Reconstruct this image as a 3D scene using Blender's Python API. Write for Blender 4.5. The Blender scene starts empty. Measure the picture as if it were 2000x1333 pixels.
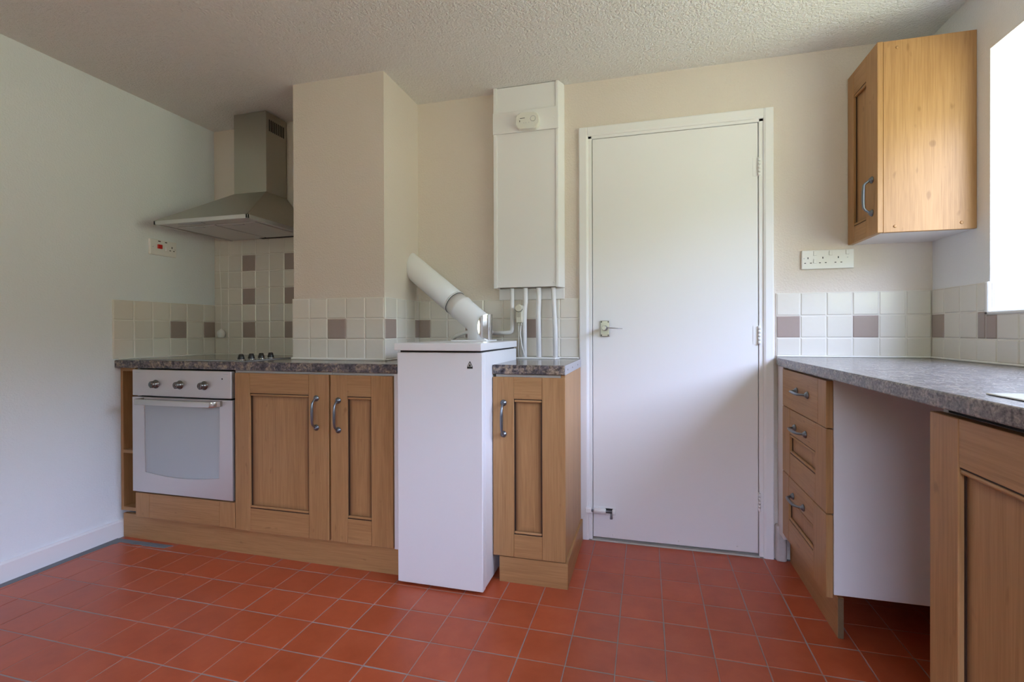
import bpy, bmesh, math, random
from mathutils import Vector, Matrix

random.seed(7)
C = bpy.context.scene.collection
S = bpy.context.scene

# ------------------------------------------------------------------ camera
yaw, pitch, roll, f_px = 0.25251, -0.003387, -0.003104, 928.466
fwd = Vector((-math.sin(yaw) * math.cos(pitch), math.cos(yaw) * math.cos(pitch), math.sin(pitch)))
right = Vector((math.cos(yaw), math.sin(yaw), 0))
up = right.cross(fwd)
r2 = right * math.cos(roll) + up * math.sin(roll)
u2 = up * math.cos(roll) - right * math.sin(roll)
cd = bpy.data.cameras.new('camera')
cam = bpy.data.objects.new('camera', cd)
C.objects.link(cam)
cam.matrix_world = Matrix((
    (r2.x, u2.x, -fwd.x, 0.26077), (r2.y, u2.y, -fwd.y, -2.38624), (r2.z, u2.z, -fwd.z, 1.04107), (0, 0, 0, 1)))
cd.sensor_width = 36.0
cd.lens = f_px / 2000 * 36
cd.shift_x = -22.456 / 2000
cd.shift_y = -15.513 / 2000
cd.clip_start = 0.02
S.camera = cam

# ------------------------------------------------------------------ view + world + light
S.view_settings.view_transform = 'Standard'
S.view_settings.look = 'None'
S.view_settings.gamma = 1.0
S.view_settings.use_curve_mapping = False
S.view_settings.exposure = 0.02
S.cycles.use_denoising = True
S.cycles.max_bounces = 12
S.cycles.diffuse_bounces = 8
S.cycles.glossy_bounces = 6
S.cycles.transparent_max_bounces = 12
S.cycles.sample_clamp_indirect = 8.0
S.cycles.caustics_reflective = False
S.cycles.caustics_refractive = False

w = bpy.data.worlds.new('world')
S.world = w
w.use_nodes = True
nt = w.node_tree
bg = nt.nodes['Background']
tc = nt.nodes.new('ShaderNodeTexCoord')
sx = nt.nodes.new('ShaderNodeSeparateXYZ')
mr = nt.nodes.new('ShaderNodeMapRange')
mr.inputs['From Min'].default_value = -1.0
mr.inputs['From Max'].default_value = 1.0
rp = nt.nodes.new('ShaderNodeValToRGB')
nt.links.new(tc.outputs['Generated'], sx.inputs[0])
nt.links.new(sx.outputs['Z'], mr.inputs['Value'])
nt.links.new(mr.outputs[0], rp.inputs[0])
nt.links.new(rp.outputs[0], bg.inputs[0])
els = rp.color_ramp.elements
els[0].position, els[0].color = 0.0, (0.285, 0.302, 0.20, 1)
els[1].position, els[1].color = 1.0, (0.60, 0.74, 1.10, 1)
for p, c in ((0.49, (0.285, 0.302, 0.20, 1)), (0.53, (0.13, 0.16, 0.11, 1)), (0.60, (0.22, 0.25, 0.20, 1)), (0.64, (0.66, 0.78, 1.11, 1))):
    e = els.new(p)
    e.color = c
bg.inputs[1].default_value = 22.0


def window_portal(name, loc, rot, sx_, sy_):
    l = bpy.data.lights.new(name, 'AREA')
    l.shape = 'RECTANGLE'
    l.size, l.size_y = sx_, sy_
    l.cycles.is_portal = True
    o = bpy.data.objects.new(name, l)
    C.objects.link(o)
    o.location = loc
    o.rotation_euler = rot


window_portal('daylight_portal', (1.625, -1.17, 1.57), (0, math.pi / 2, 0), 0.94, 1.65)

window_portal('daylight_portal', (0.15, -4.08, 1.50), (-math.pi / 2, 0, 0), 1.2, 1.1)  # portal of the unseen window added for fill light

# ------------------------------------------------------------------ room numbers (metres; door wall is the plane y = 0.006)
XL, XR, YW, ZC = -2.3455, 1.440, 0.006, 2.291
YN = -4.0
CX0, CX1, CY = -1.465, -0.9535, -0.346        # chimney breast


# ------------------------------------------------------------------ materials
def mat(name, base=(0.8, 0.8, 0.8), rough=0.5, metal=0.0, spec=0.5, coat=0.0):
    m = bpy.data.materials.new(name)
    m.use_nodes = True
    b = m.node_tree.nodes['Principled BSDF']
    b.inputs['Base Color'].default_value = (*base, 1)
    b.inputs['Roughness'].default_value = rough
    b.inputs['Metallic'].default_value = metal
    b.inputs['Specular IOR Level'].default_value = spec
    b.inputs['Coat Weight'].default_value = coat
    b.inputs['Coat Roughness'].default_value = 0.08
    return m


def N(m, t, **kw):
    n = m.node_tree.nodes.new(t)
    for k, v in kw.items():
        n.inputs[k.replace('_', ' ')].default_value = v
    return n


def L(m, a, b):
    m.node_tree.links.new(a, b)


def bsdf(m):
    return m.node_tree.nodes['Principled BSDF']


def add_bump(m, scale, strength, dist=0.002, detail=4.0, stretch=(1, 1, 1), rough=0.6):
    t = N(m, 'ShaderNodeTexCoord')
    mp = N(m, 'ShaderNodeMapping', Scale=stretch)
    n = N(m, 'ShaderNodeTexNoise', Scale=scale, Detail=detail, Roughness=rough)
    bu = N(m, 'ShaderNodeBump', Strength=strength, Distance=dist)
    L(m, t.outputs['Object'], mp.inputs[0])
    L(m, mp.outputs[0], n.inputs['Vector'])
    L(m, n.outputs['Fac'], bu.inputs['Height'])
    L(m, bu.outputs[0], bsdf(m).inputs['Normal'])
    return m


def ramp(m, stops):
    r = m.node_tree.nodes.new('ShaderNodeValToRGB')
    e = r.color_ramp.elements
    e[0].position, e[0].color = stops[0][0], (*stops[0][1], 1)
    e[1].position, e[1].color = stops[-1][0], (*stops[-1][1], 1)
    for p, c in stops[1:-1]:
        k = e.new(p)
        k.color = (*c, 1)
    return r


def wood(name, axis, dark_edge=None, tone=1.0):
    m = mat(name, rough=0.42, spec=0.4)
    b = bsdf(m)
    t = N(m, 'ShaderNodeTexCoord')
    oi = N(m, 'ShaderNodeObjectInfo')
    ml = N(m, 'ShaderNodeVectorMath')
    ml.operation = 'SCALE'
    ml.inputs[0].default_value = (7.3, 5.1, 3.7)
    L(m, oi.outputs['Random'], ml.inputs['Scale'])
    ad = N(m, 'ShaderNodeVectorMath')
    L(m, t.outputs['Object'], ad.inputs[0])
    L(m, ml.outputs[0], ad.inputs[1])
    sc = {'x': (1.0, 15, 15), 'y': (15, 1.0, 15), 'z': (15, 15, 1.0)}[axis]
    mp = N(m, 'ShaderNodeMapping', Scale=sc)
    L(m, ad.outputs[0], mp.inputs[0])
    n1 = N(m, 'ShaderNodeTexNoise', Scale=1.2, Detail=5.0, Roughness=0.55, Distortion=0.8)
    L(m, mp.outputs[0], n1.inputs['Vector'])
    mp2 = N(m, 'ShaderNodeMapping', Scale=tuple(v * 9 if v > 1 else 4.0 for v in sc))
    L(m, ad.outputs[0], mp2.inputs[0])
    n2 = N(m, 'ShaderNodeTexNoise', Scale=1.6, Detail=3.0, Roughness=0.6)
    L(m, mp2.outputs[0], n2.inputs['Vector'])
    # cathedral rings: the broad noise folded into bands
    wv = N(m, 'ShaderNodeMath')
    wv.operation = 'SINE'
    mu = N(m, 'ShaderNodeMath')
    mu.operation = 'MULTIPLY'
    mu.inputs[1].default_value = 40.0
    L(m, n1.outputs['Fac'], mu.inputs[0])
    L(m, mu.outputs[0], wv.inputs[0])
    a1 = N(m, 'ShaderNodeMath')
    a1.operation = 'MULTIPLY_ADD'
    a1.inputs[1].default_value = 0.05
    L(m, wv.outputs[0], a1.inputs[0])
    L(m, n2.outputs['Fac'], a1.inputs[2])
    a2 = N(m, 'ShaderNodeMath')
    a2.operation = 'MULTIPLY_ADD'
    a2.inputs[1].default_value = 0.55
    L(m, n1.outputs['Fac'], a2.inputs[0])
    L(m, a1.outputs[0], a2.inputs[2])
    k = tone
    r = ramp(m, [(0.42, (0.305 * k, 0.156 * k, 0.061 * k)), (0.72, (0.385 * k, 0.206 * k, 0.085 * k)), (1.0, (0.445 * k, 0.248 * k, 0.108 * k))])
    L(m, a2.outputs[0], r.inputs[0])
    col = r.outputs[0]
    # small knots
    vo = N(m, 'ShaderNodeTexNoise', Scale=0.9, Detail=1.0)
    mp3 = N(m, 'ShaderNodeMapping', Scale=tuple(38 if v > 1 else 17 for v in sc))
    L(m, ad.outputs[0], mp3.inputs[0])
    L(m, mp3.outputs[0], vo.inputs['Vector'])
    kr = ramp(m, [(0.72, (0, 0, 0)), (0.80, (1, 1, 1))])
    L(m, vo.outputs['Fac'], kr.inputs[0])
    mx = m.node_tree.nodes.new('ShaderNodeMix')
    mx.data_type = 'RGBA'
    mx.inputs[7].default_value = (0.15, 0.062, 0.02, 1)
    kf = N(m, 'ShaderNodeMath')
    kf.operation = 'MULTIPLY'
    kf.inputs[1].default_value = 0.4
    L(m, kr.outputs[0], kf.inputs[0])
    L(m, kf.outputs[0], mx.inputs[0])
    L(m, col, mx.inputs[6])
    col = mx.outputs[2]
    if dark_edge:                                   # colour darkened towards the edges of the sunk panel
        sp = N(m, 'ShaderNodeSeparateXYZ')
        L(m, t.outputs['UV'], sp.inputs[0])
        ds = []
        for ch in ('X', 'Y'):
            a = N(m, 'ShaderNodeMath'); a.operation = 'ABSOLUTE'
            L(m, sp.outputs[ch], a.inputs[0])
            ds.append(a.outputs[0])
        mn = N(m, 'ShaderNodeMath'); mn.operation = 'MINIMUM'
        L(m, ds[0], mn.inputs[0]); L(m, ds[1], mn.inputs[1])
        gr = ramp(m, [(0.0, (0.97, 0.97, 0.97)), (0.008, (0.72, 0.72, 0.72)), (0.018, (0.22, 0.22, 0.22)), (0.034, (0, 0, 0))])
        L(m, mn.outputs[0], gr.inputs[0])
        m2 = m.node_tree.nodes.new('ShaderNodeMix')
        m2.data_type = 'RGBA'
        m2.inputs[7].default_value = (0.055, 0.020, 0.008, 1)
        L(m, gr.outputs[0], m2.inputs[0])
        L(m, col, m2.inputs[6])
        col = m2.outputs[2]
    L(m, col, b.inputs['Base Color'])
    bu = N(m, 'ShaderNodeBump', Strength=0.06, Distance=0.001)
    L(m, n2.outputs['Fac'], bu.inputs['Height'])
    L(m, bu.outputs[0], b.inputs['Normal'])
    return m


WZ, WX, WY = wood('oak_upright', 'z'), wood('oak_across', 'x'), wood('oak_along', 'y')
WP = wood('oak_panel_dark_edged', 'z', dark_edge=True)
GAPSH = mat('gap_shade', (0.022, 0.009, 0.005), 0.6)  # near-black that stands in for shade in the panel gaps
MAGN = add_bump(mat('magnolia_emulsion', (0.70, 0.63, 0.57), 0.75, spec=0.25), 125, 0.55, 0.004, 3.0)
WHITE = add_bump(mat('white_emulsion', (0.78, 0.79, 0.81), 0.7, spec=0.25), 125, 0.5, 0.004, 3.0)
ARTEX = add_bump(mat('stippled_ceiling', (0.79, 0.79, 0.785), 0.85, spec=0.2), 105, 1.0, 0.009, 2.0)
COOLW = add_bump(mat('cool_white_emulsion', (0.77, 0.82, 0.86), 0.7, spec=0.25), 125, 0.5, 0.004, 3.0)
GLOSSW = add_bump(mat('white_gloss_paint', (0.80, 0.80, 0.82), 0.34, spec=0.45), 26, 0.05, 0.003, 2.0)
ENAMEL = mat('white_enamel', (0.79, 0.80, 0.83), 0.3, spec=0.5)
PLASTIC = mat('white_plastic', (0.78, 0.78, 0.77), 0.35, spec=0.5)
CREAM = mat('cream_plastic', (0.66, 0.63, 0.52), 0.4)
CHIP = mat('white_melamine', (0.73, 0.71, 0.72), 0.5)
SEAL = mat('white_sealant', (0.80, 0.79, 0.76), 0.45)
BLACK = mat('black_plastic', (0.012, 0.012, 0.014), 0.3)
DARK = mat('dark_gap', (0.015, 0.013, 0.012), 0.8)
CHROME = mat('chrome', (0.86, 0.86, 0.87), 0.06, metal=1.0)
PEWTER = mat('pewter', (0.20, 0.22, 0.25), 0.28, metal=0.85)
ALU = mat('aluminium_strip', (0.52, 0.52, 0.56), 0.45, metal=0.6)
RED = mat('red_rocker', (0.55, 0.01, 0.008), 0.3)
HOBG = mat('hob_glass', (0.035, 0.036, 0.034), 0.12, spec=0.6, coat=0.4)
OVENG = mat('oven_glass', (0.40, 0.445, 0.47), 0.16, spec=0.8, coat=0.8)
CEMENT = add_bump(mat('grey_cement', (0.16, 0.18, 0.20), 0.8), 60, 0.6, 0.004)
GROUT = mat('white_grout', (0.74, 0.71, 0.66), 0.8)
FGROUT = add_bump(mat('floor_joint', (0.27, 0.255, 0.25), 0.9), 40, 0.5, 0.003)
DIRT = add_bump(mat('dirty_plaster', (0.50, 0.47, 0.46), 0.9), 40, 0.8, 0.006)


def steel(name, col, rough, stretch):
    m = mat(name, col, rough, metal=0.9)
    t = N(m, 'ShaderNodeTexCoord')
    mp = N(m, 'ShaderNodeMapping', Scale=stretch)
    n = N(m, 'ShaderNodeTexNoise', Scale=4.0, Detail=3.0)
    L(m, t.outputs['Object'], mp.inputs[0])
    L(m, mp.outputs[0], n.inputs['Vector'])
    r = N(m, 'ShaderNodeMapRange')
    r.inputs['To Min'].default_value = rough - 0.05
    r.inputs['To Max'].default_value = rough + 0.09
    L(m, n.outputs['Fac'], r.inputs[0])
    L(m, r.outputs[0], bsdf(m).inputs['Roughness'])
    return m


STEEL = steel('brushed_steel', (0.70, 0.665, 0.65), 0.40, (1, 40, 40))
bsdf(STEEL).inputs['Metallic'].default_value = 0.85
HOODS = steel('hood_steel', (0.42, 0.40, 0.35), 0.31, (30, 30, 1))
MESHF = mat('filter_mesh', (0.62, 0.62, 0.62), 0.5, metal=0.5)


def tile_mat(name, c, var, rough, bump):
    m = mat(name, c, rough, spec=0.5)
    oi = N(m, 'ShaderNodeObjectInfo')
    hs = N(m, 'ShaderNodeHueSaturation')
    mr_ = N(m, 'ShaderNodeMapRange')
    mr_.inputs['To Min'].default_value = 1 - var
    mr_.inputs['To Max'].default_value = 1 + var
    L(m, oi.outputs['Random'], mr_.inputs[0])
    L(m, mr_.outputs[0], hs.inputs['Value'])
    hs.inputs['Color'].default_value = (*c, 1)
    L(m, hs.outputs[0], bsdf(m).inputs['Base Color'])
    t = N(m, 'ShaderNodeTexCoord')
    ad = N(m, 'ShaderNodeVectorMath')
    ml = N(m, 'ShaderNodeVectorMath')
    ml.operation = 'SCALE'
    ml.inputs[0].default_value = (31, 17, 23)
    L(m, oi.outputs['Random'], ml.inputs['Scale'])
    L(m, t.outputs['Object'], ad.inputs[0])
    L(m, ml.outputs[0], ad.inputs[1])
    n = N(m, 'ShaderNodeTexNoise', Scale=14.0, Detail=2.0)
    L(m, ad.outputs[0], n.inputs['Vector'])
    bu = N(m, 'ShaderNodeBump', Strength=bump, Distance=0.006)
    L(m, n.outputs['Fac'], bu.inputs['Height'])
    L(m, bu.outputs[0], bsdf(m).inputs['Normal'])
    return m


TCREAM = tile_mat('cream_glaze', (0.71, 0.675, 0.62), 0.035, 0.16, 0.22)
TTAUPE = tile_mat('taupe_glaze', (0.36, 0.285, 0.26), 0.05, 0.16, 0.22)


def quarry():
    m = tile_mat('terracotta', (0.47, 0.112, 0.048), 0.055, 0.30, 0.10)
    nt_ = m.node_tree
    hs = next(n for n in nt_.nodes if n.type == 'HUE_SAT')
    t = N(m, 'ShaderNodeTexCoord')
    n = N(m, 'ShaderNodeTexNoise', Scale=9.0, Detail=5.0, Roughness=0.65)
    oi = next(q for q in nt_.nodes if q.type == 'OBJECT_INFO')
    ad = N(m, 'ShaderNodeVectorMath')
    L(m, t.outputs['Object'], ad.inputs[0])
    L(m, oi.outputs['Location'], ad.inputs[1])
    L(m, ad.outputs[0], n.inputs['Vector'])
    r = ramp(m, [(0.3, (0.37, 0.068, 0.024)), (0.55, (0.43, 0.085, 0.032)), (0.8, (0.47, 0.108, 0.048))])
    L(m, n.outputs['Fac'], r.inputs[0])
    L(m, r.outputs[0], hs.inputs['Color'])
    rr = N(m, 'ShaderNodeMapRange')
    rr.inputs['To Min'].default_value = 0.25
    rr.inputs['To Max'].default_value = 0.42
    L(m, n.outputs['Fac'], rr.inputs[0])
    L(m, rr.outputs[0], bsdf(m).inputs['Roughness'])
    return m


TERRA = quarry()


def laminate(name='mottled_laminate', k=1.0, grey=0.0, stretch=(1, 1, 1), soft=0.0):
    m = mat(name, rough=0.16, spec=0.5)
    t = N(m, 'ShaderNodeTexCoord')
    n1 = N(m, 'ShaderNodeTexNoise', Scale=26.0, Detail=6.0, Roughness=0.7, Distortion=0.6)
    n2 = N(m, 'ShaderNodeTexNoise', Scale=95.0, Detail=4.0, Roughness=0.7)
    mp = N(m, 'ShaderNodeMapping', Scale=stretch)
    L(m, t.outputs['Object'], mp.inputs[0])
    for n in (n1, n2):
        L(m, mp.outputs[0], n.inputs['Vector'])

    def tone(c):
        c = tuple(v + (q - v) * soft for v, q in zip(c, (0.20, 0.18, 0.175)))
        g = sum(c) / 3
        return tuple(min(1, (v + (g - v) * grey) * k) for v in c)

    r1 = ramp(m, [(0.36, tone((0.055, 0.052, 0.070))), (0.48, tone((0.15, 0.135, 0.15))), (0.56, tone((0.30, 0.25, 0.21))), (0.68, tone((0.40, 0.33, 0.25)))])
    r2_ = ramp(m, [(0.35, (0.25, 0.25, 0.25)), (0.62, (1.25, 1.2, 1.15))])
    L(m, n1.outputs['Fac'], r1.inputs[0])
    L(m, n2.outputs['Fac'], r2_.inputs[0])
    mx = m.node_tree.nodes.new('ShaderNodeMix')
    mx.data_type = 'RGBA'
    mx.blend_type = 'MULTIPLY'
    mx.inputs[0].default_value = 1.0
    L(m, r1.outputs[0], mx.inputs[6])
    L(m, r2_.outputs[0], mx.inputs[7])
    L(m, mx.outputs[2], bsdf(m).inputs['Base Color'])
    return m


LAM = laminate()
LAM_LIT = laminate('lit_mottled_laminate', 1.25, 0.45, (2.0, 1.3, 1.6), soft=0.55)  # paler copy of the worktop laminate, with the window light painted in
bsdf(LAM_LIT).inputs['Roughness'].default_value = 0.24
bsdf(LAM_LIT).inputs['Specular IOR Level'].default_value = 0.35


def glass_pane():
    m = bpy.data.materials.new('window_glass')
    m.use_nodes = True
    t = m.node_tree
    t.nodes.remove(t.nodes['Principled BSDF'])
    tr = t.nodes.new('ShaderNodeBsdfTransparent')
    gl = t.nodes.new('ShaderNodeBsdfGlossy')
    gl.inputs['Roughness'].default_value = 0.02
    mx = t.nodes.new('ShaderNodeMixShader')
    mx.inputs[0].default_value = 0.05
    t.links.new(tr.outputs[0], mx.inputs[1])
    t.links.new(gl.outputs[0], mx.inputs[2])
    t.links.new(mx.outputs[0], t.nodes['Material Output'].inputs[0])
    return m


GLASS = glass_pane()


# ------------------------------------------------------------------ mesh helpers
class MB:
    """collects shapes in world coordinates; build() links them as one mesh object"""

    def __init__(self):
        self.bm = bmesh.new()

    def box(self, x0, x1, y0, y1, z0, z1, bev=0.0, seg=1):
        vs = [self.bm.verts.new((x, y, z)) for x in (x0, x1) for y in (y0, y1) for z in (z0, z1)]
        fs = [self.bm.faces.new([vs[i] for i in q]) for q in ((0, 1, 3, 2), (4, 6, 7, 5), (0, 4, 5, 1), (2, 3, 7, 6), (0, 2, 6, 4), (1, 5, 7, 3))]
        if bev:
            es = list({e for f in fs for e in f.edges})
            bmesh.ops.bevel(self.bm, geom=es, offset=bev, segments=seg, affect='EDGES', profile=0.5)
        return self

    def fbox(self, F, a0, a1, b0, b1, n0, n1, bev=0.0, seg=1):
        p, q = F.pt(a0, b0, n0), F.pt(a1, b1, n1)
        lo = [min(p[i], q[i]) for i in range(3)]
        hi = [max(p[i], q[i]) for i in range(3)]
        return self.box(lo[0], hi[0], lo[1], hi[1], lo[2], hi[2], bev, seg)

    def prism(self, pts, ext, bev=0.0, seg=2, bev_faces='all'):
        """pts: a closed outline of 3D points; ext: the extrusion vector"""
        ext = Vector(ext)
        lo = [self.bm.verts.new(p) for p in pts]
        hi = [self.bm.verts.new(Vector(p) + ext) for p in pts]
        n = len(pts)
        fs = [self.bm.faces.new(lo), self.bm.faces.new(list(reversed(hi)))]
        for i in range(n):
            fs.append(self.bm.faces.new((lo[i], hi[i], hi[(i + 1) % n], lo[(i + 1) % n])))
        if bev:
            es = list({e for f in fs[:2] for e in f.edges}) if bev_faces == 'caps' else list({e for f in fs for e in f.edges})
            bmesh.ops.bevel(self.bm, geom=es, offset=bev, segments=seg, affect='EDGES', profile=0.5)
        return self

    def tube(self, path, radii, seg=12, cap=True, flat=None, sq=1.0):
        """a round sweep; flat=(wide, thin, up) makes the section an ellipse/flat band"""
        path = [Vector(p) for p in path]
        if not isinstance(radii, (list, tuple)):
            radii = [radii] * len(path)
        rings = []
        prev = None
        for i, p in enumerate(path):
            d0 = (path[i] - path[i - 1]).normalized() if i else None
            d1 = (path[i + 1] - path[i]).normalized() if i < len(path) - 1 else None
            t = ((d0 or d1) + (d1 or d0)).normalized()
            k = 1.0
            if d0 is not None and d1 is not None:
                k = 1.0 / max(0.4, (d0.dot(t)))
            ref = prev if prev is not None else (Vector((0, 0, 1)) if abs(t.z) < 0.9 else Vector((1, 0, 0)))
            u = (ref - t * ref.dot(t)).normalized()
            v = t.cross(u)
            prev = u
            bend = None
            if k > 1.001:
                bend = (d1 - d0).normalized()
            ring = []
            for s in range(seg):
                a = 2 * math.pi * s / seg
                ca, sa = math.cos(a), math.sin(a)
                ca, sa = math.copysign(abs(ca) ** sq, ca), math.copysign(abs(sa) ** sq, sa)
                o = u * ca * radii[i] + v * sa * radii[i]
                if flat:
                    o = u * ca * radii[i] * flat[0] + v * sa * radii[i] * flat[1]
                if bend is not None:
                    o = o + bend * o.dot(bend) * (k - 1)
                ring.append(self.bm.verts.new(p + o))
            rings.append(ring)
        for a, b in zip(rings, rings[1:]):
            for s in range(seg):
                f = self.bm.faces.new((a[s], a[(s + 1) % seg], b[(s + 1) % seg], b[s]))
                f.smooth = True
        if cap:
            self.bm.faces.new(list(reversed(rings[0])))
            self.bm.faces.new(rings[-1])
        return self

    def lathe(self, base, axis, prof, seg=16):
        """prof: (distance along axis, radius) pairs"""
        base, axis = Vector(base), Vector(axis).normalized()
        return self.tube([base + axis * h for h, r in prof], [max(r, 1e-4) for h, r in prof], seg)

    def quad(self, a, b, c, d):
        self.bm.faces.new([self.bm.verts.new(p) for p in (a, b, c, d)])
        return self

    def each(self, name, m, parent):
        """one object for every separate piece collected"""
        left = set(self.bm.verts)
        out = []
        while left:
            st = [left.pop()]
            isl = set(st)
            while st:
                for e in st.pop().link_edges:
                    for v in e.verts:
                        if v not in isl:
                            isl.add(v)
                            left.discard(v)
                            st.append(v)
            p = MB()
            mp = {v: p.bm.verts.new(v.co) for v in self.bm.verts if v in isl}
            for f in self.bm.faces:
                if f.verts[0] in isl:
                    nf = p.bm.faces.new([mp[v] for v in f.verts])
                    nf.smooth = f.smooth
            out.append(p.build(name, m, parent))
        self.bm.free()
        return out

    def build(self, name, m, parent=None, base=None, kind=None, origin=None):
        bmesh.ops.recalc_face_normals(self.bm, faces=self.bm.faces)
        off = Vector((0, 0, 0))
        if parent is not None:
            off = world_loc(parent)
        elif base is not None:
            off = Vector(base)
        org = Vector(origin) if origin is not None else off
        bmesh.ops.translate(self.bm, verts=self.bm.verts, vec=-org)
        me = bpy.data.meshes.new(name)
        self.bm.to_mesh(me)
        self.bm.free()
        me.materials.append(m)
        o = bpy.data.objects.new(name, me)
        C.objects.link(o)
        o.location = org - off if parent is not None else org
        if parent is not None:
            o.parent = parent
        if kind:
            o['kind'] = kind
        return o


def world_loc(o):
    v = Vector(o.location)
    while o.parent is not None:
        o = o.parent
        v += Vector(o.location)
    return v


class Frame:
    """a flat face: a runs across it, b up it, n out of it towards the room"""

    def __init__(self, o, A, N_):
        self.o, self.A, self.N = Vector(o), Vector(A), Vector(N_)

    def pt(self, a, b, n=0.0):
        return self.o + self.A * a + Vector((0, 0, b)) + self.N * n


def thing(name, label, cat, loc, group=None):
    o = bpy.data.objects.new(name, None)
    o.empty_display_size = 0.05
    C.objects.link(o)
    o.location = loc
    o['label'], o['category'] = label, cat
    if group:
        o['group'] = group
    return o


def tag(o, label, cat, group=None):
    o['label'], o['category'] = label, cat
    if group:
        o['group'] = group
    return o


def struct(o, label, cat):
    o['kind'] = 'structure'
    o['label'], o['category'] = label, cat
    return o


def inst(name, me, loc, parent):
    o = bpy.data.objects.new(name, me)
    C.objects.link(o)
    o.parent = parent
    o.location = Vector(loc) - world_loc(parent)
    return o


# ------------------------------------------------------------------ walls, ceiling, floor
b = MB()
b.box(XL, -0.0, YW, YW + 0.12, -0.02, ZC)
b.box(0.762, XR, YW, YW + 0.12, -0.02, ZC)
b.box(-0.0, 0.762, YW, YW + 0.12, 2.003, ZC)
wall_back = struct(b.build('wall_back', MAGN), 'magnolia textured wall with the white door in it', 'wall')
wall_left = struct(MB().box(XL - 0.12, XL, YN, YW + 0.12, -0.02, ZC).build('wall_left', COOLW), 'plain white wall beside the oven', 'wall')
WY0, WY1, WZ0, WZ1 = -2.00, -0.344, 1.100, 2.036
b = MB()
b.box(XR, XR + 0.24, WY1, YW + 0.12, -0.02, ZC)
b.box(XR, XR + 0.24, YN, WY0, -0.02, ZC)
b.box(XR, XR + 0.24, WY0, WY1, -0.02, WZ0)
b.box(XR, XR + 0.24, WY0, WY1, WZ1, ZC)
wall_right = struct(b.build('wall_right', WHITE), 'white wall with the deep window opening over the long worktop', 'wall')
b = MB()
NX0, NX1, NZ0, NZ1 = -0.45, 0.75, 0.95, 2.05
b.box(XL - 0.12, NX0, YN - 0.12, YN, -0.02, ZC)
b.box(NX1, XR + 0.24, YN - 0.12, YN, -0.02, ZC)
b.box(NX0, NX1, YN - 0.12, YN, -0.02, NZ0)
b.box(NX0, NX1, YN - 0.12, YN, NZ1, ZC)
wall_near = struct(b.build('wall_near', WHITE), 'white wall behind the viewer with an added unseen fill window', 'wall')
wall_chimney = struct(MB().box(CX0, CX1, CY, YW, 0, ZC).build('wall_chimney', MAGN), 'magnolia chimney breast between cooker hood and boiler flue', 'wall')
ceiling = struct(MB().box(XL - 0.12, XR + 0.24, YN - 0.12, YW + 0.12, ZC, ZC + 0.1).build('ceiling', ARTEX), 'white stippled ceiling', 'ceiling')
floor = struct(MB().box(XL - 0.12, XR + 0.24, YN - 0.12, YW + 0.12, -0.06, -0.0012).build('floor', FGROUT), 'red quarry tile floor', 'floor')

# skirting on the left wall
struct(MB().prism([(XL, -0.530, -0.003), (XL + 0.016, -0.530, -0.003), (XL + 0.016, -0.530, 0.078), (XL + 0.008, -0.530, 0.086), (XL, -0.530, 0.086)], (0, YN + 0.53, 0)).build('baseboard_left', GLOSSW),
       'white painted skirting along the left wall', 'skirting')

# ------------------------------------------------------------------ floor tiles
PT, FX0, FY0 = 0.1525, 0.0135, -0.7745


def tile_mesh(wd, ht, th, m, inset=0.0025, name='tile'):
    """a slab lying in its own plane: x across, y up, z out; its face edges are eased"""
    hw, hh = wd / 2, ht / 2
    q = inset
    v = []
    for z, i in ((0, 0), (th - q * 0.7, 0), (th, q)):
        v += [(-hw + i, -hh + i, z), (hw - i, -hh + i, z), (hw - i, hh - i, z), (-hw + i, hh - i, z)]
    f = [(8, 9, 10, 11)]
    for k in (0, 4):
        for s in range(4):
            f.append((k + s, k + (s + 1) % 4, k + 4 + (s + 1) % 4, k + 4 + s))
    me = bpy.data.meshes.new(name)
    me.from_pydata(v, [], f)
    me.materials.append(m)
    return me


_tc = {}


def tile_get(wd, ht, th, m, inset):
    k = (round(wd, 3), round(ht, 3), round(th, 4), m.name, inset)
    if k not in _tc:
        _tc[k] = tile_mesh(k[0], k[1], th, m, inset)
    return _tc[k]


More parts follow.
